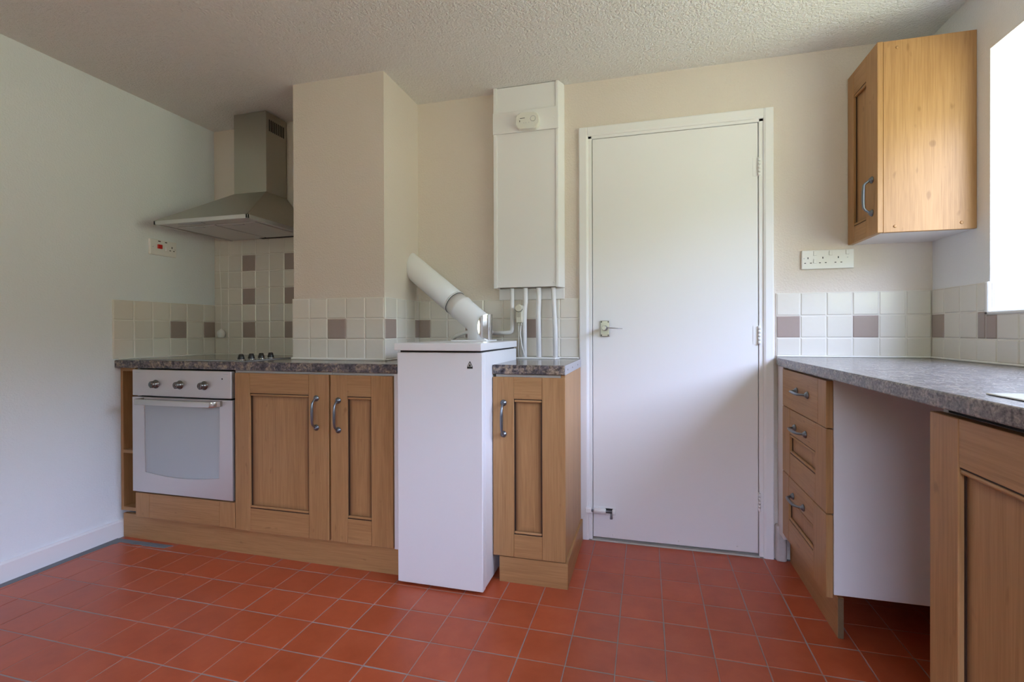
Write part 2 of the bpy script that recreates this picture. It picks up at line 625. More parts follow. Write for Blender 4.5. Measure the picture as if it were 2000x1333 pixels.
field = bmesh.new()
n_vis = 0
for i in range(-16, 11):
    for j in range(-22, 6):
        x0, x1 = FX0 + i * PT, FX0 + (i + 1) * PT
        y0, y1 = FY0 + j * PT, FY0 + (j + 1) * PT
        g, gy = random.uniform(0.0011, 0.0016), random.uniform(0.0014, 0.0021)
        x0, x1, y0, y1 = max(x0 + g, XL + 0.03), min(x1 - g, XR - 0.002), max(y0 + gy, YN + 0.002), min(y1 - gy, YW - 0.004)
        if x1 - x0 < 0.015 or y1 - y0 < 0.015:
            continue
        cx, cy = (x0 + x1) / 2, (y0 + y1) / 2
        rel = Vector((cx, cy, 0)) - cam.location
        d = rel.dot(fwd)
        seen = False
        if d > 0.3:
            uu = 1022.5 + f_px * rel.dot(r2) / d
            vv = 651 - f_px * rel.dot(u2) / d
            seen = -120 < uu < 2120 and vv < 1480
        hidden = (cy > -0.50 and cx < -0.12) or (cx > 0.99 and cy > -0.5)
        if seen and not hidden:
            o = inst('tile', tile_get(x1 - x0, y1 - y0, 0.0035, TERRA, 0.0016), (cx, cy, -0.0035 + random.uniform(-0.0004, 0.0004)), floor)
            o.rotation_euler = (random.uniform(-0.002, 0.002), random.uniform(-0.002, 0.002), random.uniform(-0.004, 0.004))
            n_vis += 1
        else:
            vs = [field.verts.new(p) for p in ((x0, y0, -0.0002), (x1, y0, -0.0002), (x1, y1, -0.0002), (x0, y1, -0.0002),
                                               (x0, y0, -0.0035), (x1, y0, -0.0035), (x1, y1, -0.0035), (x0, y1, -0.0035))]
            field.faces.new(vs[:4])
            for s in range(4):
                field.faces.new((vs[s], vs[4 + s], vs[4 + (s + 1) % 4], vs[(s + 1) % 4]))
fb = MB()
fb.bm.free()
fb.bm = field
fb.build('tile_field', TERRA, floor, kind='stuff')

# cement fillet along the left wall and in front of the plinth corner
pts = [(XL + 0.014, -0.575), (-1.975, -0.572), (-1.995, -0.604)]
for k in range(12):
    pts.append((-2.06 - k * 0.019, -0.607 + random.uniform(-0.003, 0.003)))
for k in range(30):
    y = -0.64 - k * 0.075
    pts.append((XL + 0.062 - min(k, 12) * 0.0018 + random.uniform(-0.004, 0.004), y))
pts.append((XL + 0.014, -2.9))
MB().prism([(x, y, -0.003) for x, y in pts], (0, 0, 0.0045)).build('cement_strip', CEMENT, floor)


# ------------------------------------------------------------------ wall tiles
def wall_tiles(wall, F, avals, bvals, taupe, th=0.0065, skip=()):
    """F: frame on the wall face; avals/bvals: joint lines; taupe: set of (col, row)"""
    g = 0.0014
    A = F.A if F.A.cross(Vector((0, 0, 1))).dot(F.N) > 0 else -F.A
    rot = Matrix((A, Vector((0, 0, 1)), F.N)).transposed().to_euler()
    b = MB()
    b.fbox(F, avals[0], avals[-1], bvals[0], bvals[-1], 0.0, th - 0.0025)
    b.build('grout', GROUT, wall)
    for c, (a0, a1) in enumerate(zip(avals, avals[1:])):
        for r, (b0, b1) in enumerate(zip(bvals, bvals[1:])):
            if (c, r) in skip:
                continue
            m = TTAUPE if (c, r) in taupe else TCREAM
            wd, ht = abs(a1 - a0) - 2 * g, b1 - b0 - 2 * g
            if wd < 0.008:
                continue
            o = inst('tile', tile_get(wd, ht, th, m, 0.0038), F.pt((a0 + a1) / 2, (b0 + b1) / 2, random.uniform(-0.0006, 0.0006)), wall)
            e = rot.copy()
            o.rotation_euler = (e.x + random.uniform(-.004, .004), e.y + random.uniform(-.003, .003), e.z + random.uniform(-.005, .005))
            if m is TTAUPE:
                o['label'] = 'taupe accent tile'


ROWS = [0.908, 1.007, 1.107, 1.209]
FB = Frame((0, YW, 0), (1, 0, 0), (0, -1, 0))
# alcove behind the hob, up under the hood
wall_tiles(wall_back, FB, [XL + 0.006, -2.232, -2.131, -2.030, -1.929, -1.826, -1.724, -1.623, -1.522, CX0 - 0.002],
           ROWS + [1.311, 1.413, 1.513, 1.614, 1.70], {(2, 1), (2, 3), (2, 5), (5, 1), (5, 3), (5, 5), (8, 1), (8, 3), (8, 5)})
# between chimney and door frame
wall_tiles(wall_back, FB, [CX1 + 0.006, -0.880, -0.779, -0.678, -0.573, -0.467, -0.367, -0.263, -0.164, -0.065], ROWS, {(0, 1), (3, 1), (6, 1)})
# right of the door
ROWS_R = [0.926, 1.009, 1.108, 1.212]
wall_tiles(wall_back, FB, [0.836, 0.934, 1.038, 1.140, 1.241, 1.342, XR - 0.006], ROWS_R, {(0, 1), (3, 1)})
# left wall
wall_tiles(wall_left, Frame((XL, 0, 0), (0, 1, 0), (1, 0, 0)), [-0.584, -0.483, -0.385, -0.287, -0.186, -0.078, YW - 0.001], ROWS, {(3, 1), (5, 1)})
# chimney breast front and right flank
wall_tiles(wall_chimney, Frame((0, CY, 0), (1, 0, 0), (0, -1, 0)), [CX0 - 0.006, -1.368, -1.266, -1.161, -1.055, CX1 + 0.001], ROWS, {(2, 1)})
wall_tiles(wall_chimney, Frame((CX1, 0, 0), (0, 1, 0), (1, 0, 0)), [CY - 0.005, -0.240, -0.145, -0.044, YW - 0.001], ROWS, {(0, 1), (3, 1)})
# right wall: two rows under the window, a third as far as the reveal
ys = [YW - 0.006, -0.086, -0.186, -0.286, -0.387, -0.489] + [-0.590 - 0.1015 * k for k in range(17)]
FR = Frame((XR, 0, 0), (0, 1, 0), (-1, 0, 0))
wall_tiles(wall_right, FR, ys, ROWS_R[:2], set())
wall_tiles(wall_right, FR, [-0.3302] + ys[4:], [ROWS_R[1], 1.096], {(c, 0) for c in range(0, 25, 3)})
wall_tiles(wall_right, Frame((XR, 0, 0), (0, 1, 0), (-1, 0, 0)), ys[:4] + [-0.330], ROWS_R[1:], {(0, 0), (3, 0)})
# tiles turned into the window reveal, white edge trim round the tiled sill
wall_tiles(wall_right, Frame((0, WY1, 0), (1, 0, 0), (0, -1, 0)), [XR + 0.004, XR + 0.10], [1.106, 1.212], set())
b = MB()
b.box(XR - 0.010, XR + 0.004, WY1 - 0.004, WY1 + 0.014, 1.096, 1.213, 0.003)
b.box(XR - 0.010, XR + 0.004, WY0, WY1 + 0.014, 1.096, 1.108, 0.003)
b.build('tile_trim', PLASTIC, wall_right)

bead_trim = bpy.data.objects.new('trim_2', None)
C.objects.link(bead_trim)
struct(bead_trim, 'white sealant beads where the worktops meet the wall tiles', 'sealant')

# ------------------------------------------------------------------ window in the right wall
win = bpy.data.objects.new('window_1', None)
C.objects.link(win)
win.location = (XR + 0.2, -1.27, WZ0)
struct(win, 'white framed kitchen window in the deep opening over the sink worktop', 'window')
b = MB()
fx0, fx1 = XR + 0.165, XR + 0.225
for y0, y1, z0, z1 in ((WY0, WY1, WZ0, WZ0 + 0.06), (WY0, WY1, WZ1 - 0.06, WZ1), (WY0, WY0 + 0.06, WZ0, WZ1), (WY1 - 0.06, WY1, WZ0, WZ1), (-1.30, -1.24, WZ0, WZ1)):
    b.box(fx0, fx1, y0, y1, z0, z1, 0.006)
b.build('window_frame', PLASTIC, win)
for y0, y1 in ((WY0 + 0.05, -1.29), (-1.25, WY1 - 0.05)):
    MB().box(XR + 0.190, XR + 0.196, y0, y1, WZ0 + 0.05, WZ1 - 0.05).build('pane', GLASS, win)
MB().box(XR + 0.002, fx0, WY0, WY1, WZ0, WZ0 + 0.010, 0.002).build('window_sill', TCREAM, win)
fill_win = bpy.data.objects.new('fill_window', None)  # unseen window, added to light the front-facing surfaces
C.objects.link(fill_win)
fill_win.location = (0.15, YN - 0.06, NZ0)
struct(fill_win, 'white framed unseen window added behind the viewer for fill light', 'window')
b = MB()
for x0, x1, z0, z1 in ((NX0, NX1, NZ0, NZ0 + 0.06), (NX0, NX1, NZ1 - 0.06, NZ1), (NX0, NX0 + 0.06, NZ0, NZ1), (NX1 - 0.06, NX1, NZ0, NZ1)):
    b.box(x0, x1, YN - 0.09, YN - 0.03, z0, z1, 0.006)
b.build('window_frame', PLASTIC, fill_win)
MB().box(NX0 + 0.05, NX1 - 0.05, YN - 0.063, YN - 0.057, NZ0 + 0.05, NZ1 - 0.05).build('pane', GLASS, fill_win)

# ------------------------------------------------------------------ door with its frame
door = bpy.data.objects.new('door_1', None)
C.objects.link(door)
door.location = (0.381, 0, 0)
struct(door, 'plain white flush door with steel lever handle and low bolt', 'door')
MB().box(0.0025, 0.7595, 0.0, 0.040, 0.014, 1.998, 0.002).build('door_leaf', GLOSSW, door)
b = MB()
for z0, z1 in ((1.752, 1.836), (0.984, 1.058), (0.206, 0.300)):
    pass
for z in (1.794, 1.021, 0.253):
    h = MB()
    for k in range(5):
        h.lathe((0.763, -0.006, z - 0.042 + k * 0.017), (0, 0, 1), [(0, 0.006), (0.0155, 0.006)], 10)
    h.box(0.738, 0.7615, -0.0015, 0.004, z - 0.042, z + 0.043)
    h.build('hinge', GLOSSW, door)
for x, z in ((0.10, 0.030), (0.41, 0.034), (0.67, 0.036)):
    MB().lathe((x, 0.0, z), (0, -1, 0), [(0, 0.0045), (0.0012, 0.0038), (0.002, 0.001)], 10).build('screw_head', GLOSSW, door)
# lever handle on its plate
b = MB().box(0.040, 0.086, -0.007, 0.0, 1.014, 1.094, 0.003, 2)
SATIN = mat('satin_steel', (0.42, 0.41, 0.41), 0.3, metal=0.8)
hp = b.build('handle_plate', SATIN, door)
h = MB()
h.lathe((0.063, 0, 1.057), (0, -1, 0), [(0.004, 0.013), (0.014, 0.013), (0.018, 0.010), (0.050, 0.010), (0.060, 0.0125), (0.066, 0.010)], 18)
h.tube([(0.063, -0.056, 1.057), (0.085, -0.058, 1.0575), (0.110, -0.056, 1.056), (0.150, -0.052, 1.053)], [0.009, 0.0085, 0.008, 0.006], 12, flat=(0.35, 1.0))
h.build('lever', SATIN, door)
h = MB()
for x in (0.0465, 0.0795):
    for z in (1.021, 1.087):
        h.lathe((x, -0.0065, z), (0, -1, 0), [(0, 0.0035), (0.0015, 0.0028)], 8)
h.each('screw', DARK, door)
# sliding bolt near the floor
h = MB()
h.box(0.006, 0.116, -0.003, 0.0, 0.128, 0.168, 0.001)
h.build('bolt_plate', GLOSSW, door)
MB().box(0.064, 0.100, -0.0045, -0.0025, 0.138, 0.162).build('bolt_shade', DARK, door)  # dark strip painting the shade between the bolt barrels
h = MB()
h.tube([(0.008, -0.0175, 0.150), (0.066, -0.0175, 0.150)], 0.0135, 12)
h.tube([(0.098, -0.0175, 0.150), (0.112, -0.0175, 0.150)], 0.0135, 12)
h.each('bolt_barrel', GLOSSW, door)
h = MB()
h.tube([(-0.030, -0.0175, 0.150), (0.100, -0.0175, 0.150)], 0.0065, 10)
h.tube([(0.092, -0.011, 0.150), (0.093, -0.022, 0.136), (0.093, -0.024, 0.118)], [0.005, 0.0055, 0.007], 10)
h.build('bolt_bar', PEWTER, door)
h = MB()
h.box(-0.034, -0.004, -0.026, -0.004, 0.138, 0.163, 0.003)
h.build('bolt_keep', GLOSSW, door)

trim = bpy.data.objects.new('trim_1', None)
C.objects.link(trim)
trim.location = (0.38, 0, 0)
struct(trim, 'white painted door frame and architrave', 'door frame')
AX0, AX1, AZ = -0.0635, 0.8225, 2.059


def archi(x_out, x_in):
    """half section from the outer edge inwards to the rebate"""
    s = 1 if x_in > x_out else -1
    return [(x_out, YW), (x_out, -0.010), (x_out + s * 0.004, -0.0125), (x_in - s * 0.010, -0.0125), (x_in - s * 0.002, -0.009), (x_in, -0.004), (x_in, YW)]


MB().prism([(x, y, -0.002) for x, y in archi(AX0, -0.018)], (0, 0, AZ - 0.0)).build('architrave', GLOSSW, trim)
MB().prism([(x, y, -0.002) for x, y in archi(AX1, 0.780)], (0, 0, AZ - 0.0)).build('architrave', GLOSSW, trim)
MB().prism([(AX0 + 0.044, y + 0.0004, AZ - 0.0005 - (x - AX0)) for x, y in archi(AX0, AX0 + 0.046)], (AX1 - AX0 - 0.086, 0, 0)).build('architrave', GLOSSW, trim)
b = MB()
b.box(-0.024, 0.000, -0.003, 0.11, 0.0, 2.02, 0.002)
b.box(0.762, 0.786, -0.003, 0.11, 0.0, 2.02, 0.002)
b.box(-0.024, 0.786, -0.003, 0.11, 2.000, 2.022, 0.002)
b.build('door_lining', GLOSSW, trim)
MB().box(-0.003, 0.765, -0.010, 0.05, -0.003, 0.004, 0.002).build('threshold', mat('worn_threshold', (0.50, 0.48, 0.45), 0.6), trim)
MB().box(-0.03, 0.80, 0.085, 0.12, -0.003, 2.03).build('gap_blocker', DARK, trim)  # unseen dark board added behind the door to stop light through its gaps
# rough painted stub of skirting between door frame and drawers
MB().box(0.826, 0.872, -0.034, YW, -0.002, 0.165, 0.012, 3).build('wall_stub', DIRT, wall_back)


# ------------------------------------------------------------------ cabinet parts
def handle(parent, F, a, bb, vertical=True, ln=0.130, lean=0.0, name='handle'):
    """bow handle with round feet in worn pewter"""
    prof = [(-0.5, 0.002, 0.0050), (-0.475, 0.011, 0.0044), (-0.40, 0.0235, 0.0046), (-0.34, 0.0285, 0.0052), (-0.15, 0.0305, 0.0062), (0.15, 0.0305, 0.0062),
            (0.34, 0.0285, 0.0052), (0.40, 0.0235, 0.0046), (0.475, 0.011, 0.0044), (0.5, 0.002, 0.0050)]
    path, rad = [], []
    for t, n, r in prof:
        path.append(F.pt(a, bb + t * ln, n) if vertical else F.pt(a + t * ln, bb, n))
        rad.append(r)
    h = MB().tube(path, rad, 10)
    for s in (-0.5, 0.5):
        p = F.pt(a, bb + s * ln) if vertical else F.pt(a + s * ln, bb)
        h.lathe(p, F.N, [(0, 0.0135), (0.003, 0.0135), (0.0055, 0.0105), (0.009, 0.0085), (0.0115, 0.005)], 14)
    return h.build(name, PEWTER, parent)


def shaker(parent, F, a0, a1, b0, b1, sl, sr, rt, rb, across, name='door', th=0.020, n0=0.0, bead=True):
    """framed front: mesh of two stiles; rails, sunk panel and beads as sub-parts"""
    d = bpy.data.objects.new(name, None)
    d.empty_display_size = 0.03
    C.objects.link(d)
    d.parent = parent
    for x0, x1 in ((a0, a0 + sl), (a1 - sr, a1)):
        MB().fbox(F, x0, x1, b0, b1, n0, n0 + th, 0.0018).build('stile', WZ, d)
    for z0, z1 in ((b1 - rt, b1), (b0, b0 + rb)):
        MB().fbox(F, a0 + sl + 0.0006, a1 - sr - 0.0006, z0, z1, n0, n0 + th - 0.0006, 0.001).build('rail', across, d)
    p0, p1, q0, q1 = a0 + sl, a1 - sr, b0 + rb, b1 - rt
    pm = bmesh.new()
    uvl = pm.loops.layers.uv.new('UVMap')
    vs = [(p0, q0), (p1, q0), (p1, q1), (p0, q1)]
    # nine-patch so that the darker edge is measured in metres from the nearest edge
    n_in = n0 + th - 0.011
    wd, ht = p1 - p0, q1 - q0
    ins = min(0.035, wd * 0.45, ht * 0.45)
    outer = [pm.verts.new(F.pt(x, y, n_in)) for x, y in vs]
    inner = [pm.verts.new(F.pt(x, y, n_in)) for x, y in ((p0 + ins, q0 + ins), (p1 - ins, q0 + ins), (p1 - ins, q1 - ins), (p0 + ins, q1 - ins))]
    fl = [pm.faces.new(inner)] + [pm.faces.new((outer[i], outer[(i + 1) % 4], inner[(i + 1) % 4], inner[i])) for i in range(4)]
    backv = [pm.verts.new(F.pt(x, y, n_in - 0.006)) for x, y in vs]
    pm.faces.new(backv)
    for i in range(4):
        pm.faces.new((outer[i], backv[i], backv[(i + 1) % 4], outer[(i + 1) % 4]))
    for f in pm.faces:
        for lp in f.loops:
            lp[uvl].uv = (ins, ins) if lp.vert in inner else (0.0, 0.0)
    pb = MB()
    pb.bm.free()
    pb.bm = pm
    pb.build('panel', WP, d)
    if bead:
        m = MB()
        h = 0.013
        for z0, z1 in ((q1 - h, q1 - 0.003), (q0 + 0.003, q0 + h)):
            m.fbox(F, p0 + 0.002, p1 - 0.002, z0, z1, n_in, n0 + th - 0.001, 0.004, 2)
        m.each('bead', across, d)
        g = MB()  # dark strips painting the shadow gaps round the sunk panel
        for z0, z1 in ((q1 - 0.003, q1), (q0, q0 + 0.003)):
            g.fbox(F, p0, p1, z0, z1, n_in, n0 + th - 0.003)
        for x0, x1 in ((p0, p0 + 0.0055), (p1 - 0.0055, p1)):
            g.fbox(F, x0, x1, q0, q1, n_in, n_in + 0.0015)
        g.each('panel_shade_line', GAPSH, d)
    return d


# ------------------------------------------------------------------ left run: open unit, oven, cabinets, plinth, worktop
YD = -0.553                                  # carcass front; doors stand 20 mm proud of it
FL = Frame((0, YD, 0), (1, 0, 0), (0, -1, 0))
t = thing('open_shelf_unit', 'narrow open oak shelf unit squeezed between left wall and oven', 'shelf unit', (-2.285, -0.3, 0.135))
MB().box(XL + 0.004, XL + 0.020, -0.548, -0.02, 0.135, 0.862).build('side_panel', WZ, t)
MB().box(-2.243, -2.227, -0.530, -0.02, 0.135, 0.862).build('side_panel', WZ, t)
MB().box(XL + 0.020, -2.243, -0.548, -0.02, 0.135, 0.153).build('bottom_panel', WX, t)
MB().box(XL + 0.020, -2.243, -0.548, -0.02, 0.846, 0.862).build('top_panel', WX, t)
MB().box(XL + 0.020, -2.243, -0.548, -0.02, 0.428, 0.444).build('shelf', WX, t)
MB().box(XL + 0.020, -2.243, -0.030, -0.02, 0.153, 0.846).build('back_panel', WZ, t)

t = thing('oven_housing', 'oak oven housing with drawer-like panel below the steel oven', 'cabinet', (-1.915, -0.3, 0.12))
b = MB()
b.box(-2.225, -2.209, YD + 0.004, -0.02, 0.12, 0.862)
b.box(-1.622, -1.608, YD + 0.004, -0.02, 0.12, 0.862)
b.box(-2.209, -1.622, YD + 0.004, -0.02, 0.12, 0.136)
b.build('carcass', CHIP, t)
for x0, x1, m in ((-2.213, -2.123, WZ), (-2.1224, -1.6956, WX), (-1.695, -1.606, WZ)):
    MB().fbox(FL, x0, x1, 0.122, 0.243, 0.0, 0.020, 0.0015).build('front_panel', m, t)

t = thing('built_in_oven', 'stainless steel built-in oven with three knobs and bar handle', 'oven', (-1.915, -0.3, 0.25))
MB().box(-2.200, -1.632, YD + 0.003, -0.04, 0.252, 0.852).build('oven_body', DARK, t)
FO = Frame((0, YD - 0.002, 0), (1, 0, 0), (0, -1, 0))
cp = MB().fbox(FO, -2.221, -1.617, 0.729, 0.858, 0.0, 0.024, 0.003, 2).build('control_panel', STEEL, t)
for x in (-2.070, -1.920, -1.773):
    h = MB()
    p = FO.pt(x, 0.788, 0.023)
    h.lathe(p, (0, -1, 0), [(0, 0.0215), (0.0025, 0.0215), (0.003, 0.0175), (0.020, 0.0165), (0.0255, 0.0155), (0.0275, 0.013), (0.0275, 0.0)], 20)
    h.fbox(FO, x - 0.0025, x + 0.0025, 0.772, 0.804, 0.040, 0.0525, 0.001)
    h.build('knob', steel('knob_steel', (0.20, 0.19, 0.185), 0.22, (1, 1, 1)) if x < -2.0 else bpy.data.materials['knob_steel'], cp)
h = MB().lathe(FO.pt(-1.668, 0.822, 0.0235), (0, -1, 0), [(0, 0.004), (0.0012, 0.0035)], 10)
h.build('indicator', DARK, cp)
g = MB()
for x0, x1, z in ((-2.200, -2.168, 0.844), (-2.110, -2.106, 0.842), (-1.66, -1.632, 0.844)):
    g.fbox(FO, x0, x1, z, z + 0.0016, 0.0238, 0.0243)
g.each('panel_print', ALU, cp)
# door: steel frame with a window whose lower edge sags
dz0, dz1 = 0.252, 0.722
dw = MB()
gx0, gx1, gz1 = -2.146, -1.683, 0.714
sag = [(gx0 + 0.006 + (gx1 - gx0 - 0.012) * k / 10, 0.351 - 0.016 * math.sin(math.pi * k / 10)) for k in range(11)]
lft = [(gx0, gz1), (gx0 + 0.001, 0.60), (gx0 + 0.003, 0.47)]
rgt = [(gx1 - 0.003, 0.47), (gx1 - 0.001, 0.60), (gx1, gz1)]
hole = lft + sag + rgt
outer_l = [(-2.221, dz1), (-2.221, dz0), (-1.610, dz0), (-1.610, dz1)]


def door_ring(n):
    return [dw.bm.verts.new(FO.pt(x, z, n)) for x, z in hole]


def strip(a, c):
    for i in range(len(a) - 1):
        dw.bm.faces.new((a[i], a[i + 1], c[i + 1], c[i]))


hf = door_ring(0.024)
hb = door_ring(0.019)
ofl = [(-2.221, dz1), (-2.221, 0.60), (-2.221, 0.47)] + [(-2.221 + (0.611) * k / 10, dz0) for k in range(11)] + [(-1.610, 0.47), (-1.610, 0.60), (-1.610, dz1)]
of = [dw.bm.verts.new(FO.pt(x, z, 0.024)) for x, z in ofl]
ob = [dw.bm.verts.new(FO.pt(x, z, 0.0)) for x, z in ofl]
strip(of, hf)
strip(hf, hb)
strip(ob, of)
dw.bm.faces.new((of[0], hf[0], hf[-1], of[-1]))
dw.bm.faces.new((ob[0], of[0], of[-1], ob[-1]))
dw.bm.faces.new((hf[0], hb[0], hb[-1], hf[-1]))
dw.bm.faces.new(ob)
od = dw.build('oven_door', STEEL, t)
MB().prism([FO.pt(x, z, 0.014) for x, z in hole], (0, -0.006, 0)).build('oven_glass', OVENG, od)
h = MB()
hx0, hx1, hz = -2.150, -1.672, 0.706
path = [FO.pt(hx0, hz, 0.024), FO.pt(hx0, hz, 0.052)]
path += [FO.pt(hx0 + 0.022 - 0.022 * math.cos(math.radians(a)), hz, 0.052 + 0.022 * math.sin(math.radians(a))) for a in (20, 40, 60, 80)]
path += [FO.pt(-1.91, hz, 0.076)]
path += [FO.pt(hx1 - 0.022 + 0.022 * math.cos(math.radians(a)), hz, 0.052 + 0.022 * math.sin(math.radians(a))) for a in (80, 60, 40, 20)]
path += [FO.pt(hx1, hz, 0.052), FO.pt(hx1, hz, 0.024)]
h.tube(path, 0.0135, 20, flat=(1.0, 0.38), sq=0.45)
h.build('handle', steel('handle_steel', (0.62, 0.60, 0.56), 0.20, (1, 1, 1)), od)

CARC_Y1 = CY - 0.004


def base_unit(name, label, x0, x1, c0, c1, top=0.852, bottom=0.118, sl=0.084, sr=0.087, hx=None, hz=0.68):
    t = thing(name, label, 'cabinet', ((x0 + x1) / 2, -0.45, bottom))
    b = MB()
    b.box(c0, c0 + 0.015, YD + 0.002, CARC_Y1, bottom, 0.862)
    b.box(c1 - 0.015, c1, YD + 0.002, CARC_Y1, bottom, 0.862)
    b.box(c0 + 0.015, c1 - 0.015, YD + 0.002, CARC_Y1, bottom, bottom + 0.016)
    b.box(c0 + 0.015, c1 - 0.015, YD + 0.002, YD + 0.08, 0.846, 0.862)
    if c1 - x1 > 0.01:
        b.box(x1 + 0.006, c1, YD - 0.019, YD + 0.001, bottom, 0.862)
    b.build('carcass', CHIP, t)
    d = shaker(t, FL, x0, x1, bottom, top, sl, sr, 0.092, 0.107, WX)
    handle(d, Frame((0, YD - 0.020, 0), (1, 0, 0), (0, -1, 0)), hx, hz)
    return t


base_unit('base_cabinet', 'wider oak base cabinet with framed door right of the oven', -1.602, -1.096, -1.605, -1.094, sr=0.103, hx=-1.158, hz=0.682)
base_unit('base_cabinet', 'narrow oak base cabinet door left of the white boiler', -1.087, -0.781, -1.091, -0.756, sr=0.104, hx=-1.046, hz=0.676)

tag(MB().prism([(XL + 0.018, -0.548, -0.002), (-0.752, -0.556, -0.002), (-0.752, -0.538, -0.002), (XL + 0.018, -0.530, -0.002)], (0, 0, 0.122), 0.001).build('plinth', WX, base=(-1.55, -0.54, 0)),
    'long oak plinth board under the oven and left cabinets', 'plinth')

# worktop, notched round the chimney breast
t = thing('worktop', 'mottled brown-grey laminate worktop around the hob and chimney breast', 'worktop', (-1.55, -0.3, 0.864))
b = MB()
outl = [(XL + 0.002, -0.575), (-0.762, -0.575), (-0.762, YW - 0.002), (CX1 + 0.001, YW - 0.002), (CX1 + 0.001, CY - 0.001), (CX0 - 0.001, CY - 0.001), (CX0 - 0.001, YW - 0.002), (XL + 0.002, YW - 0.002)]
b.prism([(x, y, 0.864) for x, y in outl], (0, 0, 0.039), 0.004, 2, 'caps')
b.build('slab', LAM, t)
b = MB()
b.box(XL + 0.003, XL + 0.016, -0.560, -0.008, 0.9025, 0.911, 0.003)
b.box(XL + 0.016, CX0 - 0.004, -0.014, -0.002, 0.9025, 0.911, 0.003)
b.box(CX0 - 0.006, CX1 + 0.012, CY - 0.020, CY - 0.006, 0.9025, 0.914, 0.003)
b.box(CX1 + 0.008, CX1 + 0.020, CY - 0.006, -0.01, 0.9025, 0.911, 0.003)
b.each('sealant_bead', SEAL, bead_trim)

# hob
t = thing('ceramic_hob', 'black glass hob with four black knobs set in the worktop', 'hob', (-1.885, -0.3, 0.903))
MB().box(-2.205, -1.563, -0.552, -0.045, 0.903, 0.909, 0.002).build('hob_glass', HOBG, t)
b = MB()
b.box(-2.209, -1.559, -0.556, -0.550, 0.9032, 0.9075, 0.001)
b.box(-2.209, -2.203, -0.556, -0.041, 0.9032, 0.9075, 0.001)
b.box(-1.565, -1.559, -0.556, -0.041, 0.9032, 0.9075, 0.001)
b.build('hob_trim', ALU, t)
for y in (-0.523, -0.462, -0.400, -0.338):
    k = MB().lathe((-1.615, y, 0.909), (0, 0, 1), [(0, 0.0165), (0.003, 0.0165), (0.0035, 0.0155), (0.007, 0.0155), (0.026, 0.0105), (0.028, 0.008)], 18).build('knob', BLACK, t)
    MB().lathe((-1.615, y, 0.9092), (0, 0, 1), [(0, 0.0205), (0.0022, 0.0195)], 18).build('knob_ring', CHROME, k)

# ------------------------------------------------------------------ cooker hood
t = thing('cooker_hood', 'stainless steel pyramid cooker hood with tall chimney duct', 'cooker hood', (-1.911, -0.24, 1.598))
HX0, HX1, HYF = -2.205, -1.615, -0.482
z0, z1, zt = 1.598, 1.618, 1.832
b = MB()
ring = [(HX0, HYF), (HX1, HYF), (HX1, -0.006), (HX0, -0.006)]
top = [(-2.024, -0.162), (-1.802, -0.162), (-1.802, -0.006), (-2.024, -0.006)]
vr = [b.bm.verts.new((x, y, z1)) for x, y in ring]
vt = [b.bm.verts.new((x, y, zt)) for x, y in top]
for i in range(4):
    b.bm.faces.new((vr[i], vr[(i + 1) % 4], vt[(i + 1) % 4], vt[i]))
b.bm.faces.new(vt)
b.bm.faces.new(vr)
b.build('canopy', HOODS, t)
b = MB()
b.box(HX0, HX1, HYF, HYF + 0.012, z0, z1 + 0.001, 0.0015)
b.box(HX0, HX0 + 0.012, HYF, -0.006, z0, z1 + 0.001, 0.0015)
b.box(HX1 - 0.012, HX1, HYF, -0.006, z0, z1 + 0.001, 0.0015)
b.each('rim', steel('rim_steel', (0.66, 0.66, 0.66), 0.35, (1, 1, 1)), t)
MB().box(HX0 + 0.012, HX1 - 0.012, HYF + 0.012, -0.006, z0 + 0.006, z0 + 0.010).build('underside', MESHF, t)
for x0, x1 in ((-2.16, -1.915), (-1.905, -1.66)):
    f = MB().box(x0, x1, HYF + 0.095, -0.05, z0 + 0.001, z0 + 0.007, 0.002).build('grease_filter', MESHF, t)
    MB().box((x0 + x1) / 2 - 0.035, (x0 + x1) / 2 + 0.035, HYF + 0.105, HYF + 0.120, z0 - 0.001, z0 + 0.002, 0.001).build('filter_catch', ALU, f)
MB().box(-2.08, -1.93, HYF + 0.03, HYF + 0.055, z0 + 0.002, z0 + 0.007, 0.001).build('switch_strip', ALU, t)
MB().box(-1.96, -1.70, -0.05, -0.02, z0 + 0.001, z0 + 0.007, 0.001).build('lamp_lens', DARK, t)
d = MB().box(-2.022, -1.801, -0.161, -0.004, zt - 0.002, ZC - 0.006, 0.0012).build('chimney_duct', HOODS, t)
for k in range(9):
    y = -0.140 + k * 0.0135
    MB().box(-1.8012, -1.8000, y, y + 0.0075, 2.180, 2.245).build('vent_slot', DARK, d)

# pull cord beside the hood
t = thing('pull_cord_switch', 'thin white pull cord with small cream toggle hanging in tiled corner', 'cord', (-2.258, -0.03, 1.015))
MB().tube([(-2.262, -0.030, 1.60), (-2.266, -0.032, 1.45), (-2.259, -0.028, 1.25), (-2.258, -0.030, 1.06)], 0.0013, 6).build('cord', SEAL, t)
MB().lathe((-2.258, -0.030, 1.008), (0, 0, 1), [(0, 0.010), (0.004, 0.019), (0.030, 0.024), (0.040, 0.020), (0.052, 0.006), (0.056, 0.003)], 10).build('toggle', PLASTIC, t)

